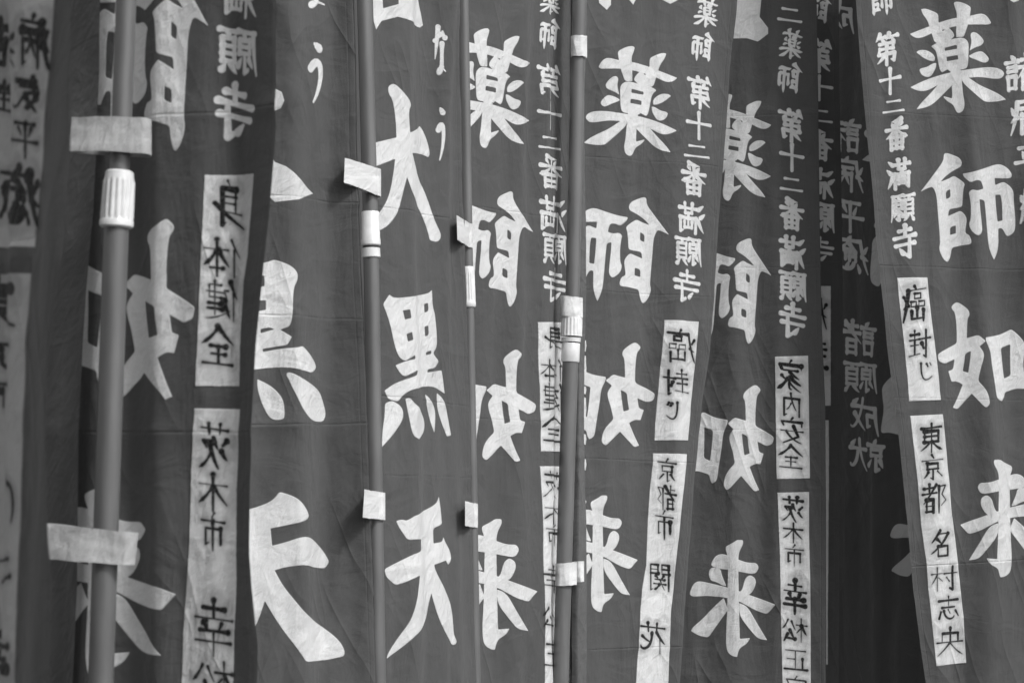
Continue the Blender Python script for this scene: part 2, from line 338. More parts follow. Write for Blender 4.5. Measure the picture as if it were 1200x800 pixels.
    ls.new(bp.outputs[0], pb.inputs['Normal']); ls.new(bp.outputs[0], tr.inputs['Normal'])
    ls.new(pb.outputs[0], mx.inputs[1]); ls.new(tr.outputs[0], mx.inputs[2]); ls.new(mx.outputs[0], out.inputs[0])
    return m

def solid_mat(name, col, rough, scale=30, var=.12, bump=.0004, stretch=(1, 1, 1), spec=.5):
    m, ns, ls = new_mat(name)
    out = N(ns, 'ShaderNodeOutputMaterial'); tc = N(ns, 'ShaderNodeTexCoord'); mp = N(ns, 'ShaderNodeMapping')
    mp.inputs['Scale'].default_value = stretch; ls.new(tc.outputs['Object'], mp.inputs[0])
    n = N(ns, 'ShaderNodeTexNoise'); n.inputs['Scale'].default_value = scale; n.inputs['Detail'].default_value = 6
    ls.new(mp.outputs[0], n.inputs['Vector'])
    c = math_n(ns, ls, 'MULTIPLY', math_n(ns, ls, 'MULTIPLY_ADD', n.outputs['Fac'], 2 * var, 1 - var), col)
    pb = N(ns, 'ShaderNodeBsdfPrincipled'); ls.new(c, pb.inputs['Base Color'])
    pb.inputs['Specular IOR Level'].default_value = spec
    ls.new(math_n(ns, ls, 'MULTIPLY_ADD', n.outputs['Fac'], .25, rough - .12), pb.inputs['Roughness'])
    bp = N(ns, 'ShaderNodeBump'); bp.inputs['Distance'].default_value = bump; ls.new(n.outputs['Fac'], bp.inputs['Height'])
    ls.new(bp.outputs[0], pb.inputs['Normal']); ls.new(pb.outputs[0], out.inputs[0])
    return m

M_POLE = solid_mat('painted_pole', .112, .36, 50, .38, .0007, (1, 1, .18))
M_JOINT = solid_mat('white_plastic', .60, .38, 90, .2, .0003)
M_RUBBER = solid_mat('dark_rubber', .04, .7, 60, .1)
M_TAB = cloth_mat('tab_tape', None, white=.62, trans=.1); M_TAB_GREY = cloth_mat('grey_tab_tape', None, white=.40, trans=.1)  # second tape is a darker grey, for the thick left pole's tabs

# ------------------------------------------------------------------ banners
class Banner:
    def __init__(self, Yl, Yr, left, right, xl=None, xr=None, top=-200, bot=850, folds=(), seed=1, amp=1.0, creases=()):
        """left / right: edge lines traced where they show; plane is upright in depth"""
        self.seed, self.amp, self.folds, self.creases = seed, amp, folds, creases
        lm = xl if xl is not None else np.interp(400, [p[1] for p in left], [p[0] for p in left])
        rm = xr if xr is not None else np.interp(400, [p[1] for p in right], [p[0] for p in right])
        A, B = at(lm, 400, Yl), at(rm, 400, Yr)
        self.eu = Vector((B.x - A.x, B.y - A.y, 0)).normalized(); self.ev = Vector((0, 0, -1))
        self.n = Vector((self.eu.y, -self.eu.x, 0))      # towards the camera
        self.O = Vector((A.x, A.y, 0))
        zc = lambda py: at(600, py, A.y).z
        zt, zb = zc(top), zc(bot)
        L = [self.st(*p) for p in left]; R = [self.st(*p) for p in right]
        smin = min(s for s, t in L) - .08; self.O = self.O + self.eu * smin + Vector((0, 0, zt))
        L = [self.st(*p) for p in left]; R = [self.st(*p) for p in right]
        self.len = zt - zb
        def ext(E):
            E = sorted([(t, s) for s, t in E]); k = (E[-1][1] - E[0][1]) / max(E[-1][0] - E[0][0], 1e-6)
            E = [(-.01, E[0][1] + k * (-.01 - E[0][0]))] + E
            if E[-1][0] < self.len: E.append((self.len + .01, E[-1][1] + k * (self.len + .01 - E[-1][0])))
            return np.array(E)
        self.L, self.R = ext(L), ext(R)
        self.w = max(self.R[:, 1]) + .06
        self.ready = True                      # now trace again on the draped cloth itself
        self.L, self.R = ext(self.q(left)), ext(self.q(right))
        self.cv = Canvas(self.w, self.len)
    def st(self, px, py, off=0.0):
        r = ray(px, py); d = off
        for it in range(5):
            k = ((self.O - CAM).dot(self.n) + d) / r.dot(self.n); P = CAM + r * k - self.O
            s, t = P.dot(self.eu), P.dot(self.ev)
            if not getattr(self, 'ready', False): break
            d = d * .3 + (self.disp(s, t) + off) * .7
        return s, t
    def edge(self, E, t): return float(np.interp(t, E[:, 0], E[:, 1]))
    def disp(self, s, t):
        d = 0.0
        u = (s - .08) / max(self.w - .14, .1)
        for (c, w, a, k) in self.folds:        # a fold: centre (share of width), half width (m), height (m), drift per metre
            x = (s - (.08 + c * (self.w - .14)) - k * (t - 1.0)) / w
            d += 1.7 * a * math.exp(-x * x) * (.75 + .25 * math.sin(2.1 * t + c * 9))
        d += self.amp * .026 * noise.noise(Vector((s * 6.5, t * 1.0, self.seed * 3.1)))
        d += self.amp * .013 * noise.noise(Vector((s * 17 + .8 * t, t * 1.7, self.seed * 7.7)))
        d += self.amp * .005 * noise.noise(Vector((s * 7, t * 6.0, self.seed * 5.7)))
        d += self.amp * .0016 * noise.noise(Vector((s * 30 + t * 12, t * 22, self.seed * 1.3)))
        for (tc, a, sl) in self.creases:       # packing creases across the cloth
            x = (t - tc - sl * (s - .2)) / .011
            d += a * math.exp(-abs(x)) * (.6 + .8 * noise.noise(Vector((s * 9, tc * 5, 2))) )
        return d
    def pt(self, s, t, off=0.0):
        return self.O + self.eu * s + self.ev * t + self.n * (self.disp(s, t) + off)
    def q(self, pts, off=0.0): return [self.st(p[0], p[1], off) for p in pts]
    # ---- print
    def glyph(self, key, x0, x1, y0, y1, mirror=False, frame=None):
        gm, polys = GP[key]
        allp = np.vstack([p for n, p in polys]); mn, mxx = allp.min(0), allp.max(0)
        flip = (gm < 0) != mirror
        for neg, p in polys:
            u = (p - mn) / (mxx - mn)
            if flip: u = np.column_stack([1 - u[:, 0], u[:, 1]])
            px = [(x0 + a * (x1 - x0), y0 + b * (y1 - y0)) for a, b in u]
            Q = soften(px)
            self.cv.poly(self.q(Q), sub=neg)
    def raw(self, key, ox, oy, sc):
        for neg, p in GP[key][1]: self.cv.poly(self.q(soften([(ox + a / sc, oy + b / sc) for a, b in p])), sub=neg)
    def small(self, key, x0, x1, y0, y1, mirror=False, ink=False, w=None, rnd=None, lean=0.0):
        if key in GP: return self.glyph(key, x0, x1, y0, y1, mirror)
        rs = random.Random(hash_(key, x0, y0)) 
        k = self.st(x0, y1)[1] - self.st(x0, y0)[1]          # height in metres
        base = (w or (.062 if not ink else .06)) * k
        for P, W in strokes(key):
            j = (0, 0) if not ink else (rs.uniform(-1.5, 1.5), rs.uniform(-1.5, 1.5))
            T = []
            for x, y in P:
                x = (x + j[0]) / 100; y = (y + j[1]) / 100
                y -= (x - .5) * (.12 if not ink else .08)
                if mirror: x = 1 - x
                T.append((x0 + x * (x1 - x0) + lean * (y - .5) * (y1 - y0), y0 + y * (y1 - y0)))
            Q = self.q(T)
            if ink:
                f = base * rs.uniform(.42, 1.1)
                R = [f * (.35 + .65 * a) for a in W]; R[0] = f * rs.uniform(1.0, 1.7)
                R[-1] *= rs.uniform(.5, 1.1)
                self.cv.stroke(Q, [r * .9 for r in R], self.cv.g, soft=2.6, val=.98)
                self.cv.stroke(Q, [r * 2.6 for r in R], self.cv.g, soft=9.0, val=.24)
                self.cv.stroke(Q[:1] + [Q[0] + (np.array(Q[1]) - np.array(Q[0])) * .12] if False else [Q[0], Q[0]], [f * rs.choice((.8, 1.0, 1.2, 1.5))] * 2, self.cv.g, soft=3.5, val=.95)
            else:
                self.cv.stroke(Q, [base * a for a in W], self.cv.r, soft=1.3)
    def column(self, items, mirror): 
        for key, x0, x1, y0, y1 in items: self.small(key, x0, x1, y0, y1, mirror)
    # ---- geometry
    def sheet(self, name, parent, mat, E0, E1, t0, t1, ns, nt, off=0.0, curve=None):
        vs, fs, uv = [], [], []
        for j in range(nt + 1):
            t = t0 + (t1 - t0) * j / nt; a, b = self.edge(E0, t), self.edge(E1, t)
            for i in range(ns + 1):
                x = i / ns; s = a + (b - a) * x
                vs.append(self.pt(s, t, off + (curve(x, t) if curve else 0))); uv.append((s, self.len - t))
        for j in range(nt):
            for i in range(ns):
                a = j * (ns + 1) + i; fs.append((a, a + ns + 1, a + ns + 2, a + 1))
        return mesh(name, vs, fs, parent, [mat], uv)
    def finish(self, label, panels=(), hem=None, mat_kw=None, col=None, bottom_hem=True):
        c = self.cv
        H, W = c.H, c.W
        rr = random.Random(self.seed)
        for (tc, a, sl) in self.creases:
            P = [(x, tc + sl * (x - .2) + rr.uniform(-.0008, .0008)) for x in np.linspace(0, self.w, 24)]
            for i in range(23):
                c.stroke(P[i:i + 2], [.0006, .0006], c.b, soft=5.5, val=min(1, a / .003) * rr.uniform(.45, 1.0))
        for E, k in ((self.L, .011), (self.R, -.011), (self.R, -.0015)):          # sewn edge
            T = np.linspace(0, self.len, 60)
            c.stroke([(self.edge(E, t) + k, t) for t in T], [.0004] * 60, c.b, soft=3.0, val=.45 if abs(k) > .005 else .8)
        buf = np.zeros((H, W, 4), np.float32); buf[..., 0] = c.r[::-1]; buf[..., 1] = c.g[::-1]; buf[..., 2] = c.b[::-1]; buf[..., 3] = 1
        img = bpy.data.images.new('banner_print', W, H, alpha=False, float_buffer=False)
        img.colorspace_settings.name = 'Non-Color'; img.pixels.foreach_set(buf.ravel()); img.update()
        mat = cloth_mat('banner_cloth', img, seed=self.seed * 1.37, **(mat_kw or {}))
        s0 = (self.edge(self.L, self.len) + self.edge(self.R, self.len)) / 2
        base = self.O + self.eu * s0 + self.ev * self.len
        root = thing('banner', base, label, 'banner', 'printed votive banners in the row')
        ns = 70; nt = int(self.len / .0065)
        self.sheet('cloth', root, mat, self.L, self.R, 0, self.len, ns, nt)
        for pl, pr in panels:
            A = np.array(sorted((t, s) for s, t in self.q(pl))); B = np.array(sorted((t, s) for s, t in self.q(pr)))
            t0, t1 = max(A[0, 0], .02), min((A[-1, 0] + B[-1, 0]) / 2, self.len - .02)
            o = self.sheet('name_panel', root, mat, A, B, t0, t1, 14, max(10, int((t1 - t0) / .0065)), .0008)
        if hem is not None:
            hl, hr = hem
            A = np.array(sorted((t, s) for s, t in self.q(hl, .010))); B = np.array(sorted((t, s) for s, t in self.q(hr, .009)))
            cz = lambda x, t: .011 * min(1, x / .18) - .002 * max(0, (x - .5)) + .003 * math.sin(t * 9 + self.seed) * x
            hm = cloth_mat('hem_cloth', None, white=(mat_kw or {}).get('dye', DYE) * 1.3, trans=.1)
            ext0 = A.copy(); 
            self.sheet('side_hem', root, hm, A, B, 0, self.len, 10, nt, .001, cz)
        self.root, self.mat = root, mat
        return root
def hash_(*a):
    h = 7
    for x in a:
        for ch in str(x): h = (h * 31 + ord(ch)) % 1000003
    return h

def tab(root, TL, TR, BR, BL, Y, rad, attach='left', nz=8, mat=None, lead=0.0):
    """a cloth loop: front band over the pole, round end, back band, sewn at the attached side"""
    vs, fs, uv = [], [], []; prof = []
    n = 10
    for i in range(9): prof.append((i / 8, -1.0))                       # front, attached side -> far side
    for i in range(1, n): a = -math.pi / 2 + math.pi * i / n; prof.append((1.0 + .0, math.sin(a)))
    for i in range(9): prof.append((1 - i / 8, 1.0))
    th = .0012
    rows = []
    K = len(prof)
    for j in range(nz + 1):
        v = j / nz
        Lp = (TL[0] + (BL[0] - TL[0]) * v, TL[1] + (BL[1] - TL[1]) * v)
        Rp = (TR[0] + (BR[0] - TR[0]) * v, TR[1] + (BR[1] - TR[1]) * v)
        if attach == 'right': Lp, Rp = Rp, Lp
        A, B = at(*Lp, Y - lead - rad * .4), at(*Rp, Y - rad)
        A.y = B.y = Y
        d = (B - A); L = math.hypot(d.x, d.y); ax = d.normalized()
        row = []
        for k, (u, w) in enumerate(prof):
            r = rad + .0018
            if 9 <= k < 9 + n - 1:
                a = -math.pi / 2 + math.pi * (k - 8) / n
                c = B - ax * r * .55; p = c + ax * (math.cos(a) * r * .55); yy = math.sin(a) * r
            else:
                p = A + (B - ax * r * .55 - A) * u
                pinch = min(1.0, .35 + u * 1.5); yy = w * r * pinch
            bow = .0016 * math.sin(3.1 * v + 1) + .0012 * math.sin(5 * u + 2 * v)
            ru = (1 - u) if not (9 <= k < 9 + n - 1) else 0
            wr = .0022 * noise.noise(Vector((p.x * 60, p.z * 90, Y * 7)))
            row.append(Vector((p.x, Y + yy - lead * ru + (bow + wr if w < 0 else wr), p.z + .0012 * noise.noise(Vector((u * 4, Y * 9, TL[0]))))))
        rows.append(row)
    off = len(vs)
    for r_ in rows: vs += r_
    cx = sum((v.x for v in vs), 0) / len(vs); cen = Vector((cx, Y, 0))
    inner = []
    for p in vs:
        q = Vector((p.x - cx, p.y - Y, 0)); q = q.normalized() * th if q.length > 0 else q
        inner.append(p - q)
    nv = len(vs); vs = vs + inner
    for j in range(nz):
        for k in range(K - 1):
            a = j * K + k; b = a + K
            fs.append((a, a + 1, b + 1, b)); fs.append((nv + a, nv + b, nv + b + 1, nv + a + 1))
    for k in range(K - 1):
        fs.append((k, nv + k, nv + k + 1, k + 1)); a = nz * K + k; fs.append((a, a + 1, nv + a + 1, nv + a))
    for j in range(nz):
        a = j * K; fs.append((a, a + K, nv + a + K, nv + a)); a = j * K + K - 1; fs.append((a, nv + a, nv + a + K, a + K))
    uv = [(p.x * 1.0, p.z) for p in vs]
    o = mesh('hanging_tab', vs, fs, root, [mat or M_TAB], uv, auto=50)
    return o

def axis_pt(line, Y, py):
    ys = [p[1] for p in line]; xs = [p[0] for p in line]
    if py < ys[0]: k = (xs[1] - xs[0]) / (ys[1] - ys[0]); x = xs[0] + k * (py - ys[0])
    elif py > ys[-1]: k = (xs[-1] - xs[-2]) / (ys[-1] - ys[-2]); x = xs[-1] + k * (py - ys[-1])
    else: x = np.interp(py, ys, xs)
    return at(x, py, Y)
def lathe(name, a, b, prof, parent, mat, n=40, ribs=0, rib_d=0.0, rib_rng=(0, 1), auto=35):
    """prof: (share along a->b, radius)"""
    ax = (b - a); z = ax.normalized(); x = Vector((1, 0, 0)); x = (x - z * x.dot(z)).normalized(); y = z.cross(x)
    vs, fs = [], []
    if ribs: n = ribs * 6
    for (h, r) in prof:
        for i in range(n):
            an = 2 * math.pi * i / n; rr = r
            if ribs and rib_rng[0] <= h <= rib_rng[1]: rr = r - rib_d * (1 if (i % 6) in (0, 1) else (0 if (i % 6) in (3, 4) else .4))
            vs.append(a + ax * h + x * (rr * math.cos(an)) + y * (rr * math.sin(an)))
    m = len(prof)
    for j in range(m - 1):
        for i in range(n):
            k = (i + 1) % n; fs.append((j * n + i, j * n + k, (j + 1) * n + k, (j + 1) * n + i))
    fs.append(tuple(range(n - 1, -1, -1))); fs.append(tuple((m - 1) * n + i for i in range(n)))
    return mesh(name, vs, fs, parent, [mat], auto=auto)

def pole(line, Y, r_up, r_low, joint, label, kind, low_z=.0):
    """joint: (y of joint top, y of joint bottom) in the traced picture, turned into heights here"""
    jt, jb = axis_pt(line, Y, joint[0]), axis_pt(line, Y, joint[1])
    up = (axis_pt(line, Y, 0) - jt).normalized(); dn = (axis_pt(line, Y, 800) - jb).normalized()
    top = jt + up * ((3.35 - jt.z) / up.z); bot = jb + dn * ((jb.z - low_z) / -dn.z)
    root = thing('banner_pole', bot, label, 'pole', 'telescopic poles that carry the banners')
    lathe('upper_tube', top, jt - up * .01, [(0, r_up * .6), (.001, r_up), (1, r_up)], root, M_POLE)
    lathe('lower_tube', jb + up * .01, bot, [(0, r_low), (1, r_low)], root, M_POLE)
    lathe('top_cap', top + up * .025, top - up * .012, [(0, r_up * .5), (.15, r_up * 1.05), (1, r_up * 1.1)], root, M_JOINT)
    R = r_low
    if kind == 'ribbed':
        c = lathe('joint_collar', jt, jb, [(0, R * .95), (.03, R * 1.12), (.12, R * 1.16), (.16, R * 1.2), (.2, R * 1.27), (.8, R * 1.33), (.86, R * 1.3), (.88, R * 1.36), (.97, R * 1.36), (1, R * 1.2)],
                  root, M_JOINT, ribs=16, rib_d=R * .12, rib_rng=(.19, .81))
    elif kind == 'smooth':
        c = lathe('joint_collar', jt, jt + (jb - jt) * .74, [(0, R * 1.08), (.02, R * 1.14), (.55, R * 1.15), (.56, R * 1.18), (.8, R * 1.19), (.82, R * 1.24), (.97, R * 1.25), (1, R * 1.15)], root, M_JOINT)
        lathe('collar_ring', jt + (jb - jt) * .79, jb, [(0, R * 1.05), (.05, R * 1.17), (.5, R * 1.18), (.92, R * 1.2), (1, R * 1.1)], root, M_JOINT)
        lathe('rubber_gasket', jt + (jb - jt) * .74, jt + (jb - jt) * .79, [(0, R * 1.02), (1, R * 1.02)], root, M_RUBBER)
    else:
        c = lathe('joint_collar', jt, jt + (jb - jt) * .62, [(0, R * 1.1), (.3, R * 1.3), (.35, R * 1.36), (.9, R * 1.38), (1, R * 1.38)], root, M_JOINT, ribs=18, rib_d=R * .1, rib_rng=(.34, .92))
        lathe('collar_ring', jt + (jb - jt) * .66, jt + (jb - jt) * .76, [(0, R * 1.25), (1, R * 1.2)], root, M_JOINT)
    return root

mir = True
# ---- B0: nearest, cut by the left edge of the frame, out of focus
b = Banner(2.88, 2.44, [(-190, 0), (-200, 400), (-215, 800)],
           [(84, 0), (83, 150), (79, 230), (73, 300), (62, 370), (56, 430), (54, 520), (56, 620), (60, 690), (58, 800)],
           top=-560, bot=1150, seed=1, folds=[(.8, .05, .012, .0), (.35, .06, .012, .02)])
p1 = ([(-45, -20), (-45, 290)], [(64, -5), (60, 60), (53, 130), (50, 200), (46, 240), (41, 289)])
p2 = ([(-60, 318), (-70, 800)], [(37, 320), (30, 400), (27, 500), (25, 600), (20, 700), (16, 1000)])
p1 = ([(-45, 0), (-45, 289)], p1[1]); p2 = ([(-60, 320), (-80, 1000)], p2[1])
for P in (p1, p2): b.cv.poly(b.q(P[0] + P[1][::-1]))
for it in [('byou', 24, 58, 18, 80), ('ke', 18, 48, 90, 132), ('hei', 14, 46, 140, 186), ('yu', 0, 46, 196, 264), ('gan2', -16, 20, 26, 78), ('fuu', -16, 14, 96, 134),
           ('tou', -26, 19, 326, 384), ('kyou', -28, 15, 394, 436), ('shiC', -26, 13, 440, 482), ('shiK', 2, 20, 562, 612), ('dots', -6, 14, 648, 690), ('kou', -28, 12, 730, 800)]:
    b.small(*it, mirror=mir, ink=True, w=.115)
b.finish('nearest banner, cut by the left edge, with two brushed name panels and blurred most', [p1, p2], mat_kw=dict(dye=.058, white=.38))

# ---- B1: large, soft, mirrored print seen from behind, carried by the thick pole
B1R = [(323, 0), (323, 150), (318, 220), (310, 300), (300, 400), (296, 470), (293, 560), (292, 650), (297, 710), (302, 760), (301, 800)]
b = Banner(3.18, 2.98, [(70, 0), (66, 200), (56, 300), (42, 420), (38, 600), (40, 800)], B1R, top=-720, bot=985, seed=2,
           folds=[(.52, .03, .012, .01), (.75, .035, -.012, .02), (.3, .04, .010, .0)], creases=[(1.02, .003, .0), (1.42, .003, .02)], amp=.6)
b.glyph('shi', 105, 244, -50, 177, mir); b.glyph('nyo', 76, 228, 256, 468, mir); b.glyph('rai', 23, 206, 564, 802, mir)
b.column([('man', 262, 302, -26, 20), ('gan', 257, 301, 33, 88), ('ji', 254, 297, 98, 165)], mir)
p1 = ([(240, 205), (238, 249), (235, 307), (233, 360), (231, 408), (229, 452)], [(297, 203), (295, 232), (290, 297), (285, 330), (282, 382), (280, 452)])
p2 = ([(228, 478), (224, 553), (222, 635), (215, 739), (213, 800), (206, 940)], [(281, 479), (277, 573), (277, 677), (273, 800), (268, 940)])
for P in (p1, p2): b.cv.poly(b.q(P[0] + P[1][::-1]))
for it in [('mi', 249, 288, 212, 268), ('tai', 239, 282, 279, 325), ('ken', 241, 279, 328, 376), ('zen', 236, 276, 381, 429), ('iba', 233, 270, 494, 550),
           ('ki', 232, 269, 554, 599), ('shiC', 234, 266, 600, 646), ('kou', 226, 275, 702, 768), ('matsu', 226, 274, 773, 822)]:
    b.small(*it, mirror=mir, ink=True)
r1 = b.finish('large soft banner behind the thick left pole, print reversed, two name panels on its right', [p1, p2],
              hem=([(68, -800), (68, 0), (64, 200), (54, 300), (40, 420), (36, 600), (38, 800), (38, 1200)],
                   [(121, -800), (118, 0), (114, 120), (110, 250), (103, 350), (98, 450), (94, 560), (90, 700), (85, 800), (80, 1200)]))
tab(r1, (84, 137), (175, 138), (175, 180), (80, 177), 3.0, .017, mat=M_TAB_GREY)
tab(r1, (53, 613), (159, 624), (155, 662), (57, 655), 3.0, .019, mat=M_TAB_GREY)

# ---- B2: wide white characters, left half hidden
b = Banner(3.88, 4.08, [(165, 0), (180, 400), (185, 800)],
           [(415, 0), (418, 130), (421, 250), (425, 350), (430, 450), (433, 550), (437, 650), (441, 800)], top=-420, bot=960, seed=3,
           folds=[(.62, .03, .014, .03), (.8, .022, -.009, -.01), (.93, .018, .006, .01)], creases=[(.90, .0045, .01), (1.10, .003, .0), (1.285, .005, -.03)])
b.raw('ten2', 280, 560, 3.478); b.raw('koku2', 280, 290, 3.636)
b.cv.poly(b.q([(250, 104), (322, 104), (330, 108), (333, 118), (329, 127), (322, 130), (240, 150), (200, 150), (200, 115)]))
b.cv.poly(b.q([(262, 30), (290, 30), (288, 110), (300, 150), (322, 190), (335, 195), (350, 208), (367, 227), (350, 234), (322, 237), (300, 215), (275, 160), (240, 215), (210, 235), (250, 160), (262, 110)]))
b.small('na', 352, 384, -38, 12); b.small('u', 361, 382, 48, 118)
r2 = b.finish('banner between the two left poles with wide white characters, left side hidden')
tab(r2, (404, 185), (446, 197), (446, 229), (403, 214), 4.14, .014, lead=.10)
tab(r2, (427, 573), (451, 577), (451, 609), (425, 606), 4.14, .014, lead=.10)

# ---- B3: the slim oblique banner with the big "great black heaven" characters
b = Banner(4.26, 4.54, [(425, 0), (430, 400), (438, 800)],
           [(539, 0), (541, 130), (542, 230), (545, 300), (548, 380), (550, 450), (553, 600), (555, 700), (558, 800)], top=-420, bot=960, seed=4,
           folds=[(.75, .03, .010, .02), (.35, .04, .008, -.01)], creases=[(1.02, .003, -.02), (1.36, .0032, .02), (1.50, .002, 0)])
b.raw('dai', 440, 90, 4.0); b.raw('koku', 440, 330, 4.0); b.raw('ten', 440, 580, 4.0)
b.cv.poly(b.q([(436, -60), (447, -60), (449, 10), (467, 5), (467, -60), (478, -60), (478, -5), (490, -5), (492, 10), (496, 30), (492, 33), (480, 24), (466, 20), (447, 25), (441, 35), (438, 25)]))
b.small('na', 508, 524, 28, 92, w=.04); b.small('u', 512, 523, 124, 186, w=.045)
r3 = b.finish('slim slanting banner right of the second pole showing three whole white characters')
tab(r3, (535, 252), (555, 262), (554, 290), (536, 281), 4.62, .011, lead=.13)
tab(r3, (545, 587), (560, 590), (560, 618), (545, 616), 4.62, .011, lead=.13)

# ---- B4
COL = ['shi', 'dai1', 'juu', 'ni', 'ban', 'man', 'gan', 'ji']
b = Banner(4.74, 5.08, [(541, 0), (545, 300), (550, 500), (554, 800)], [(688, 0), (684, 400), (680, 800)], top=-250, bot=895, seed=5,
           folds=[(.62, .04, .012, .01), (.93, .03, -.010, .0), (.4, .03, .006, 0)], creases=[(.84, .0028, .0), (1.26, .002, .01)])
b.glyph('yaku', 517, 621, 33, 174.5, mir); b.glyph('shi', 527.5, 625, 224, 359.6, mir); b.glyph('nyo', 521, 628.5, 409, 541.5, mir); b.glyph('rai', 518, 630, 607.5, 761, mir)
b.column([('yaku', 632, 657, -16, 18), ('shi', 632, 657, 22, 59), ('dai1', 630, 658, 77, 115), ('juu', 630, 659, 119, 152), ('ni', 631, 658, 156, 178), ('ban', 632, 660, 182, 221),
          ('man', 633, 664, 231, 272), ('gan', 637, 664, 274, 310), ('ji', 637, 664, 315, 354)], mir)
p1 = ([(630, 377.5), (632, 450), (633.5, 529)], [(664, 377.5), (665, 450), (666, 529)])
p2 = ([(632.4, 546), (633.5, 560), (636.5, 620), (636.5, 659), (638.6, 710), (638, 770), (638, 850)], [(666, 546), (666, 650), (668, 850)])
for P in (p1, p2): b.cv.poly(b.q(P[0] + P[1][::-1]))
for it in [('mi', 637, 662, 381, 410), ('tai', 633, 661, 421, 447), ('ken', 636, 661, 449, 483), ('zen', 635, 662, 486, 519), ('iba', 636, 660, 552, 584), ('ki', 637, 661, 587, 614),
           ('shiC', 638, 661, 615, 639), ('kou', 636, 662, 663, 694), ('matsu', 636, 661, 710, 736), ('sho2', 638, 661, 752, 782)]:
    b.small(*it, mirror=mir, ink=True, w=.066)
b.finish('reversed-print banner between third and fourth poles, name panel half behind the fourth pole', [p1, p2])

# ---- B5
b5R = [(864, 0), (858, 60), (854, 110), (847, 200), (841, 280), (836, 360), (831, 420), (823, 470), (815, 550), (808, 640), (802, 720), (797, 800)]
b = Banner(5.06, 5.24, [(684, 0), (681, 300), (679, 500), (676, 800)], b5R, xl=680, top=-200, bot=838, seed=6,
           folds=[(.28, .03, .007, -.02), (.55, .028, .006, -.03), (.86, .02, .006, -.05)], creases=[(.985, .0024, .0), (1.34, .0026, .03), (.70, .002, -.01), (1.735, .003, .0)])
b.glyph('yaku', 684, 793.6, 54, 183.6, mir); b.glyph('shi', 676, 784, 231, 355.6, mir); b.glyph('nyo', 661.5, 767.5, 401, 524, mir); b.glyph('rai', 652, 747.5, 580, 717, mir)
b.column([('yaku', 812, 842, -4, 33), ('shi', 810, 838, 38, 73), ('dai1', 806, 835, 91, 127), ('juu', 804, 834, 131, 164), ('ni', 801, 832, 166, 188), ('ban', 798, 828, 190, 229),
          ('man', 795, 826, 238, 274), ('gan', 792, 822, 278, 312), ('ji', 790, 820, 317, 354)], mir)
for ya, yb in ((398, 412), (416, 447), (452, 462), (465, 493), (508, 521), (537, 551), (585, 590)):
    b.cv.poly(b.q([(683, ya), (686.5, ya + 1), (687.2, (ya + yb) / 2), (686.2, yb), (683, yb - 1)]))
for x in ((700, 716, -20, 12), (733, 745, -20, 6), (768, 797, -20, 5)):
    b.cv.poly(b.q([(x[0], x[2]), (x[1], x[2]), (x[1], x[3] - 6), ((x[0] + x[1]) / 2 + 3, x[3]), (x[0] + 2, x[3] - 8)]))
p1 = ([(778.4, 375), (772, 447), (766.6, 516)], [(818.7, 377), (812, 447), (806, 516)])
p2 = ([(765, 531), (761, 576), (757, 662), (752, 690), (748.6, 745), (745, 800), (743, 832)], [(804.6, 532), (798, 600), (791.5, 662), (786, 717), (783, 800), (781, 832)])
for P in (p1, p2): b.cv.poly(b.q(P[0] + P[1][::-1]))
for it in [('gan2', 782, 814, 387, 425), ('fuu', 777, 807, 433, 464), ('jiK', 779, 799, 470, 496), ('kyou', 770, 793, 537, 565), ('to', 769, 792, 568, 597), ('shiC', 766, 790, 598, 632),
           ('seki', 761, 785, 660, 692), ('hana', 749, 780, 728, 765)]:
    b.small(*it, mirror=mir, ink=True)
r5 = b.finish('middle banner right of the fourth pole, name panels slanting down to the left', [p1, p2],
              hem=([(678, -300), (677, 340), (676, 500), (673, 700), (671, 900)], [(687, -300), (686, 340), (685, 400), (685, 550), (686, 620), (686, 700), (685, 900)]))
tab(r5, (651, 660), (676, 658), (676, 685), (651, 686), 4.97, .0165, attach='right')
tab(r5, (675, 657.5), (684.5, 657), (684.5, 681), (675, 682), 5.0, .004, attach='right')
tab(r5, (669, 42), (688, 42), (688, 67), (669, 66), 4.97, .0155, attach='right')
tab(r5, (657, 346), (683, 349), (683, 372), (657, 370), 4.97, .0175, attach='right')

# ---- B6
b = Banner(5.38, 5.34, [(785, 0), (785, 400), (785, 800)], [(957, 0), (959, 120), (960.5, 250), (963, 380), (967, 470), (968, 600), (968, 800)], top=-200, bot=838, seed=7,
           folds=[(.45, .035, .010, .0), (.2, .03, -.006, .0), (.7, .025, .006, .0)], creases=[(.66, .002, .0), (1.0, .0022, .0), (1.36, .0025, .0)], amp=.7)
b.glyph('yaku', 803, 904, 110, 236, mir); b.glyph('shi', 809, 904, 279, 403, mir); b.glyph('nyo', 807, 907, 450.5, 576, mir); b.glyph('rai', 808, 908.6, 632, 769.4, mir)
b.column([('ni', 911, 940, 5, 29), ('yaku', 912, 941, 33, 70), ('shi', 911, 941, 73, 110), ('dai1', 913, 942, 129, 166), ('juu', 914, 942, 168, 201), ('ni', 914, 941, 204, 227), ('ban', 914, 942, 232, 269),
          ('man', 914, 944, 277, 315), ('gan', 914, 945, 318, 353), ('ji', 914, 944, 355, 396)], mir)
b.cv.poly(b.q([(840, -60), (895, -60), (892, 0), (890, 20), (900, 33), (900, 40), (888, 49), (875, 45), (850, 46)]))
p1 = ([(908, 418), (910, 561)], [(947, 416.5), (949, 560)]); p2 = ([(911, 577), (914, 656), (915, 720), (917, 800), (917, 832)], [(948, 576), (948, 627), (949.5, 685), (950, 800), (950, 832)])
for P in (p1, p2): b.cv.poly(b.q(P[0] + P[1][::-1]))
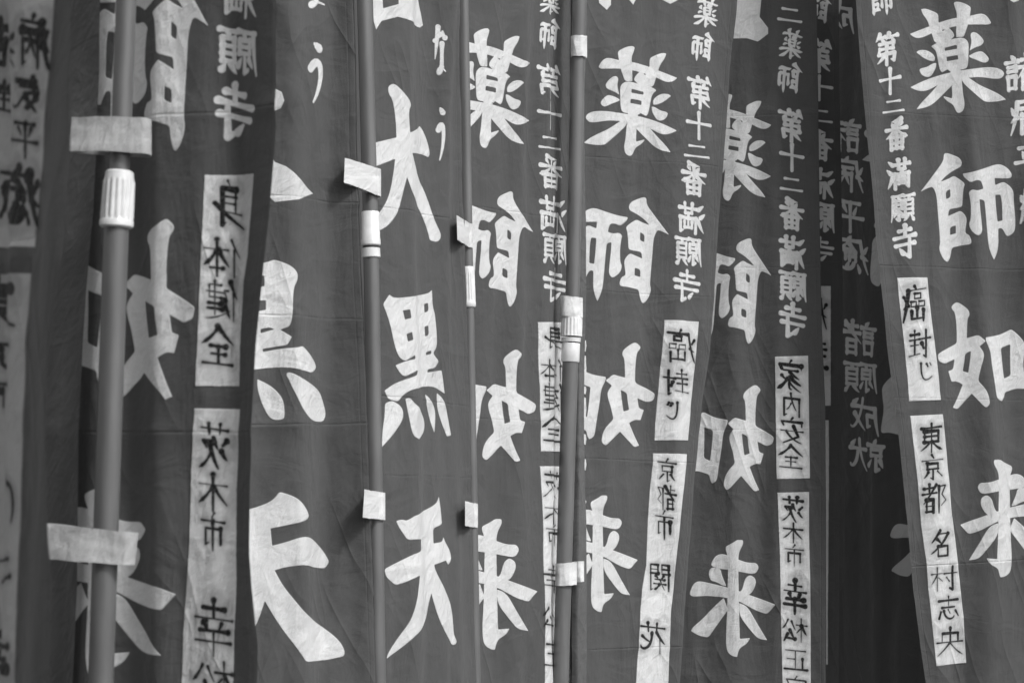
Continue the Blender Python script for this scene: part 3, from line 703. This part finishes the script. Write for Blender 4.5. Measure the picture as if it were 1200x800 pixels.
for it in [('ka', 911, 941, 422, 459), ('nai', 915, 940, 460, 488), ('an', 914, 942, 489, 519), ('zen', 912, 942, 521, 549), ('iba', 916, 943, 581, 612), ('ki', 917, 942, 612, 636), ('shiC', 918, 943, 638, 663),
           ('kou', 917, 946, 679, 720), ('matsu', 917, 946, 723, 752), ('sho2', 918, 947, 759, 786), ('ka', 920, 946, 792, 822)]:
    b.small(*it, mirror=mir, ink=True, w=.066)
b.finish('shaded banner right of the middle one, reversed print and heavily inked upright name panels', [p1, p2])

# ---- B7: only a narrow strip shows between its neighbours
b = Banner(5.54, 5.44, [(850, 0), (850, 400), (850, 800)], [(983, 0), (986, 200), (988, 380), (986, 500), (984, 650), (983, 800)], top=-190, bot=850, seed=8,
           folds=[(.9, .02, .005, 0)], creases=[(1.0, .002, .0)])
b.column([('shi', 944, 975, -6, 28), ('dai1', 944, 976, 47, 84), ('juu', 944, 976, 88, 118), ('ni', 944, 976, 124, 146), ('ban', 944, 976, 150, 187), ('man', 944, 978, 197, 232), ('gan', 944, 978, 237, 272), ('ji', 944, 977, 278, 308)], mir)
p1 = ([(930, 335), (930, 475)], [(973.5, 335), (973.5, 475)]); p2 = ([(930, 492), (930, 778)], [(971, 492), (970, 778)])
for P in (p1, p2): b.cv.poly(b.q(P[0] + P[1][::-1]))
for i, k in enumerate(('gan2', 'fuu')): b.small(k, 938, 969, 345 + 50 * i, 385 + 50 * i, mirror=mir, ink=True)
b.finish('narrow strip of a banner squeezed between the shaded banner and the darkest one', [p1, p2])

# ---- B9: dark banner at the back
b = Banner(6.02, 5.55, [(950, 0), (950, 400), (950, 800)], [(1180, 0), (1180, 400), (1180, 800)], top=-180, bot=860, seed=9,
           folds=[(.2, .02, .006, 0), (.36, .02, .006, 0)], creases=[(1.05, .002, .0), (1.5, .002, 0)])
b.column([('sho', 968, 1009, 138, 178), ('byou', 977, 1012, 184, 224), ('hei', 980, 1013, 233, 272), ('yu', 978, 1018, 277, 320),
          ('sho', 988, 1026, 376, 416), ('gan', 989, 1028, 424, 460), ('sei', 995, 1030, 466, 509), ('shuu', 996, 1036, 513, 553), ('sei', 970, 1001, 0, 38)], mir)
b.glyph('yaku', 1010, 1126, 69, 204, mir); b.glyph('shi', 1020, 1131, 238, 366, mir); b.glyph('nyo', 1032, 1140, 405, 531, mir); b.glyph('rai', 1043, 1143, 567, 697, mir)
b.finish('darkest banner at the back, reversed print, seen in the gap left of the right banner', mat_kw=dict(dye=.052, white=.42, trans=.12))  # dye and print white lowered: the shade back here is painted in

# ---- B8: the right banner, print the right way round
b8L = [(1003, 0), (1009, 80), (1016, 160), (1024, 240), (1031, 320), (1039, 400), (1048, 470), (1056, 540), (1062, 600), (1070, 690), (1079, 760), (1085, 800)]
b = Banner(5.18, 5.32, b8L, [(1228, 0), (1250, 400), (1290, 800)], xl=1038, xr=1255, top=-200, bot=850, seed=10,
           folds=[(.22, .024, .009, .06), (.5, .03, .007, .06), (.72, .02, .006, .05)], creases=[(.62, .002, .0), (.955, .003, .0), (1.60, .003, -.05), (1.24, .002, 0)])
b.raw('yaku', 1060, 0, 5.714); b.raw('shi', 1070, 170, 5.714); b.raw('nyo', 1080, 340, 5.714); b.glyph('rai', 1125, 1230, 538, 676)
b.column([('shi', 1016, 1046, -16, 19), ('dai1', 1025, 1053, 39, 76), ('juu', 1030, 1056, 79, 111), ('ni', 1034, 1060, 113, 135), ('ban', 1037, 1064, 138, 176), ('man', 1039, 1067, 186, 222), ('gan', 1044, 1072, 227, 260),
          ('ji', 1047, 1074, 263, 303), ('sho', 1178, 1212, 64, 106), ('byou', 1184, 1218, 113, 157), ('hei', 1189, 1222, 168, 206), ('yu', 1195, 1230, 216, 260)], False)
b.cv.poly(b.q([(1183, -12), (1197, -12), (1194, 1), (1188, 3), (1184, 1)]))
p1 = ([(1051, 325.6), (1055.6, 370), (1059, 400), (1062, 432), (1065, 470)], [(1086.6, 325), (1090, 360), (1093.6, 390), (1098.4, 428), (1102.4, 468.4)])
p2 = ([(1066.3, 487), (1071, 527), (1075.7, 569), (1079, 614), (1085, 655), (1087.4, 689), (1092, 731), (1097, 780)], [(1104.7, 485), (1109.5, 534.5), (1115, 600), (1117, 614.5), (1122, 655), (1129, 722), (1132, 776)])
for P in (p1, p2): b.cv.poly(b.q(P[0] + P[1][::-1]))
for it in [('gan2', 1058, 1085, 335, 377), ('fuu', 1065, 1090, 386, 421), ('jiK', 1074, 1094, 424, 450), ('tou', 1078, 1105, 495, 530), ('kyou', 1080, 1106, 533, 562), ('to', 1081, 1110, 565, 601),
           ('mei', 1090, 1115, 620, 652), ('mura', 1091, 1122, 663, 692), ('shi2', 1098, 1124, 697, 728), ('ou', 1097, 1129, 735, 768)]:
    b.small(*it, ink=True, w=.062)
b.finish('right banner with unreversed white characters and slanting name panels at its left edge', [p1, p2])
r8 = b.root

# ------------------------------------------------------------------ poles
S1 = 3.0 / F
pole([(148, 0), (141, 190), (136, 270), (127, 530), (118, 800)], 3.0, 12 * S1, 14.8 * S1, (200, 267), 'thick near pole on the left with a ribbed white collar', 'ribbed')
S2 = 4.14 / F
pole([(427, 0), (433.5, 230), (437, 400), (442, 700), (443, 800)], 4.14, 9.0 * S2, 9.2 * S2, (248, 302), 'second pole from the left, smooth white collar beside the slim slanting banner', 'smooth')
S3 = 4.62 / F
pole([(543, 0), (546, 230), (548, 300), (550.5, 400), (552.5, 500), (555, 650), (557, 800)], 4.62, 6.2 * S3, 6.2 * S3, (312, 360), 'thin third pole from the left with a slim ribbed collar', 'ribbed')
S4 = 4.97 / F
r = pole([(679, 0), (673, 300), (668, 430), (664, 560), (660.5, 700), (657, 800)], 4.97, 8.3 * S4, 9.3 * S4, (364, 412), 'fourth pole in the middle with a white band under its collar', 'banded')
ln = [(679, 0), (673, 300), (668, 430), (664, 560), (660.5, 700), (657, 800)]
lathe('white_band', axis_pt(ln, 4.97, 402), axis_pt(ln, 4.97, 424), [(0, 10.3 * S4), (.05, 10.8 * S4), (.95, 10.8 * S4), (1, 10.3 * S4)], r, M_JOINT)

# ------------------------------------------------------------------ setting outside the frame
M_GRND = solid_mat('gravel_ground', .13, .9, 90, .35, .01)
g = mesh('ground', [(-150, -150, 0), (150, -150, 0), (150, 150, 0), (-150, 150, 0)], [(0, 1, 2, 3)], None, [M_GRND], smooth=False)
g['kind'] = 'structure'

M_ADDED_WALL = solid_mat('added_wall_boards', .07, .8, 12, .4, .004, (6, 6, .6))  # unseen wall, added to cut the light coming from behind the banners
w = mesh('added_back_wall', [(-9, 8.0, 0), (9, 8.0, 0), (9, 8.2, 0), (-9, 8.2, 0), (-9, 8.0, 4.2), (9, 8.0, 4.2), (9, 8.2, 4.2), (-9, 8.2, 4.2)],
         [(0, 1, 5, 4), (1, 2, 6, 5), (2, 3, 7, 6), (3, 0, 4, 7), (4, 5, 6, 7)], None, [M_ADDED_WALL], smooth=False)
w['kind'] = 'structure'

# row carried on past the right edge: unseen banners added to shade the back
def copy_tree(o, d, label):
    c = o.copy(); C.objects.link(c); c.location = o.location + d; c['label'] = label
    for ch in o.children:
        k = ch.copy(); C.objects.link(k); k.parent = c
    return c
p3 = [o for o in C.objects if o.name == 'banner_pole.002'][0]
px8 = at(1262, 400, 5.1)
for i, nm in enumerate(('next', 'second', 'third')):
    copy_tree(r8, Vector((.66 * (i + 1), .05 * i, 0)), nm + ' banner past the right edge of the picture, added to continue the row and shade the back')
for i, nm in enumerate(('first', 'second', 'third', 'fourth')):
    copy_tree(p3, Vector((px8.x + .66 * i - p3.location.x, px8.y - .02 + .05 * i - p3.location.y, 0)), nm + ' thin pole past the right edge of the picture, continuing the row')
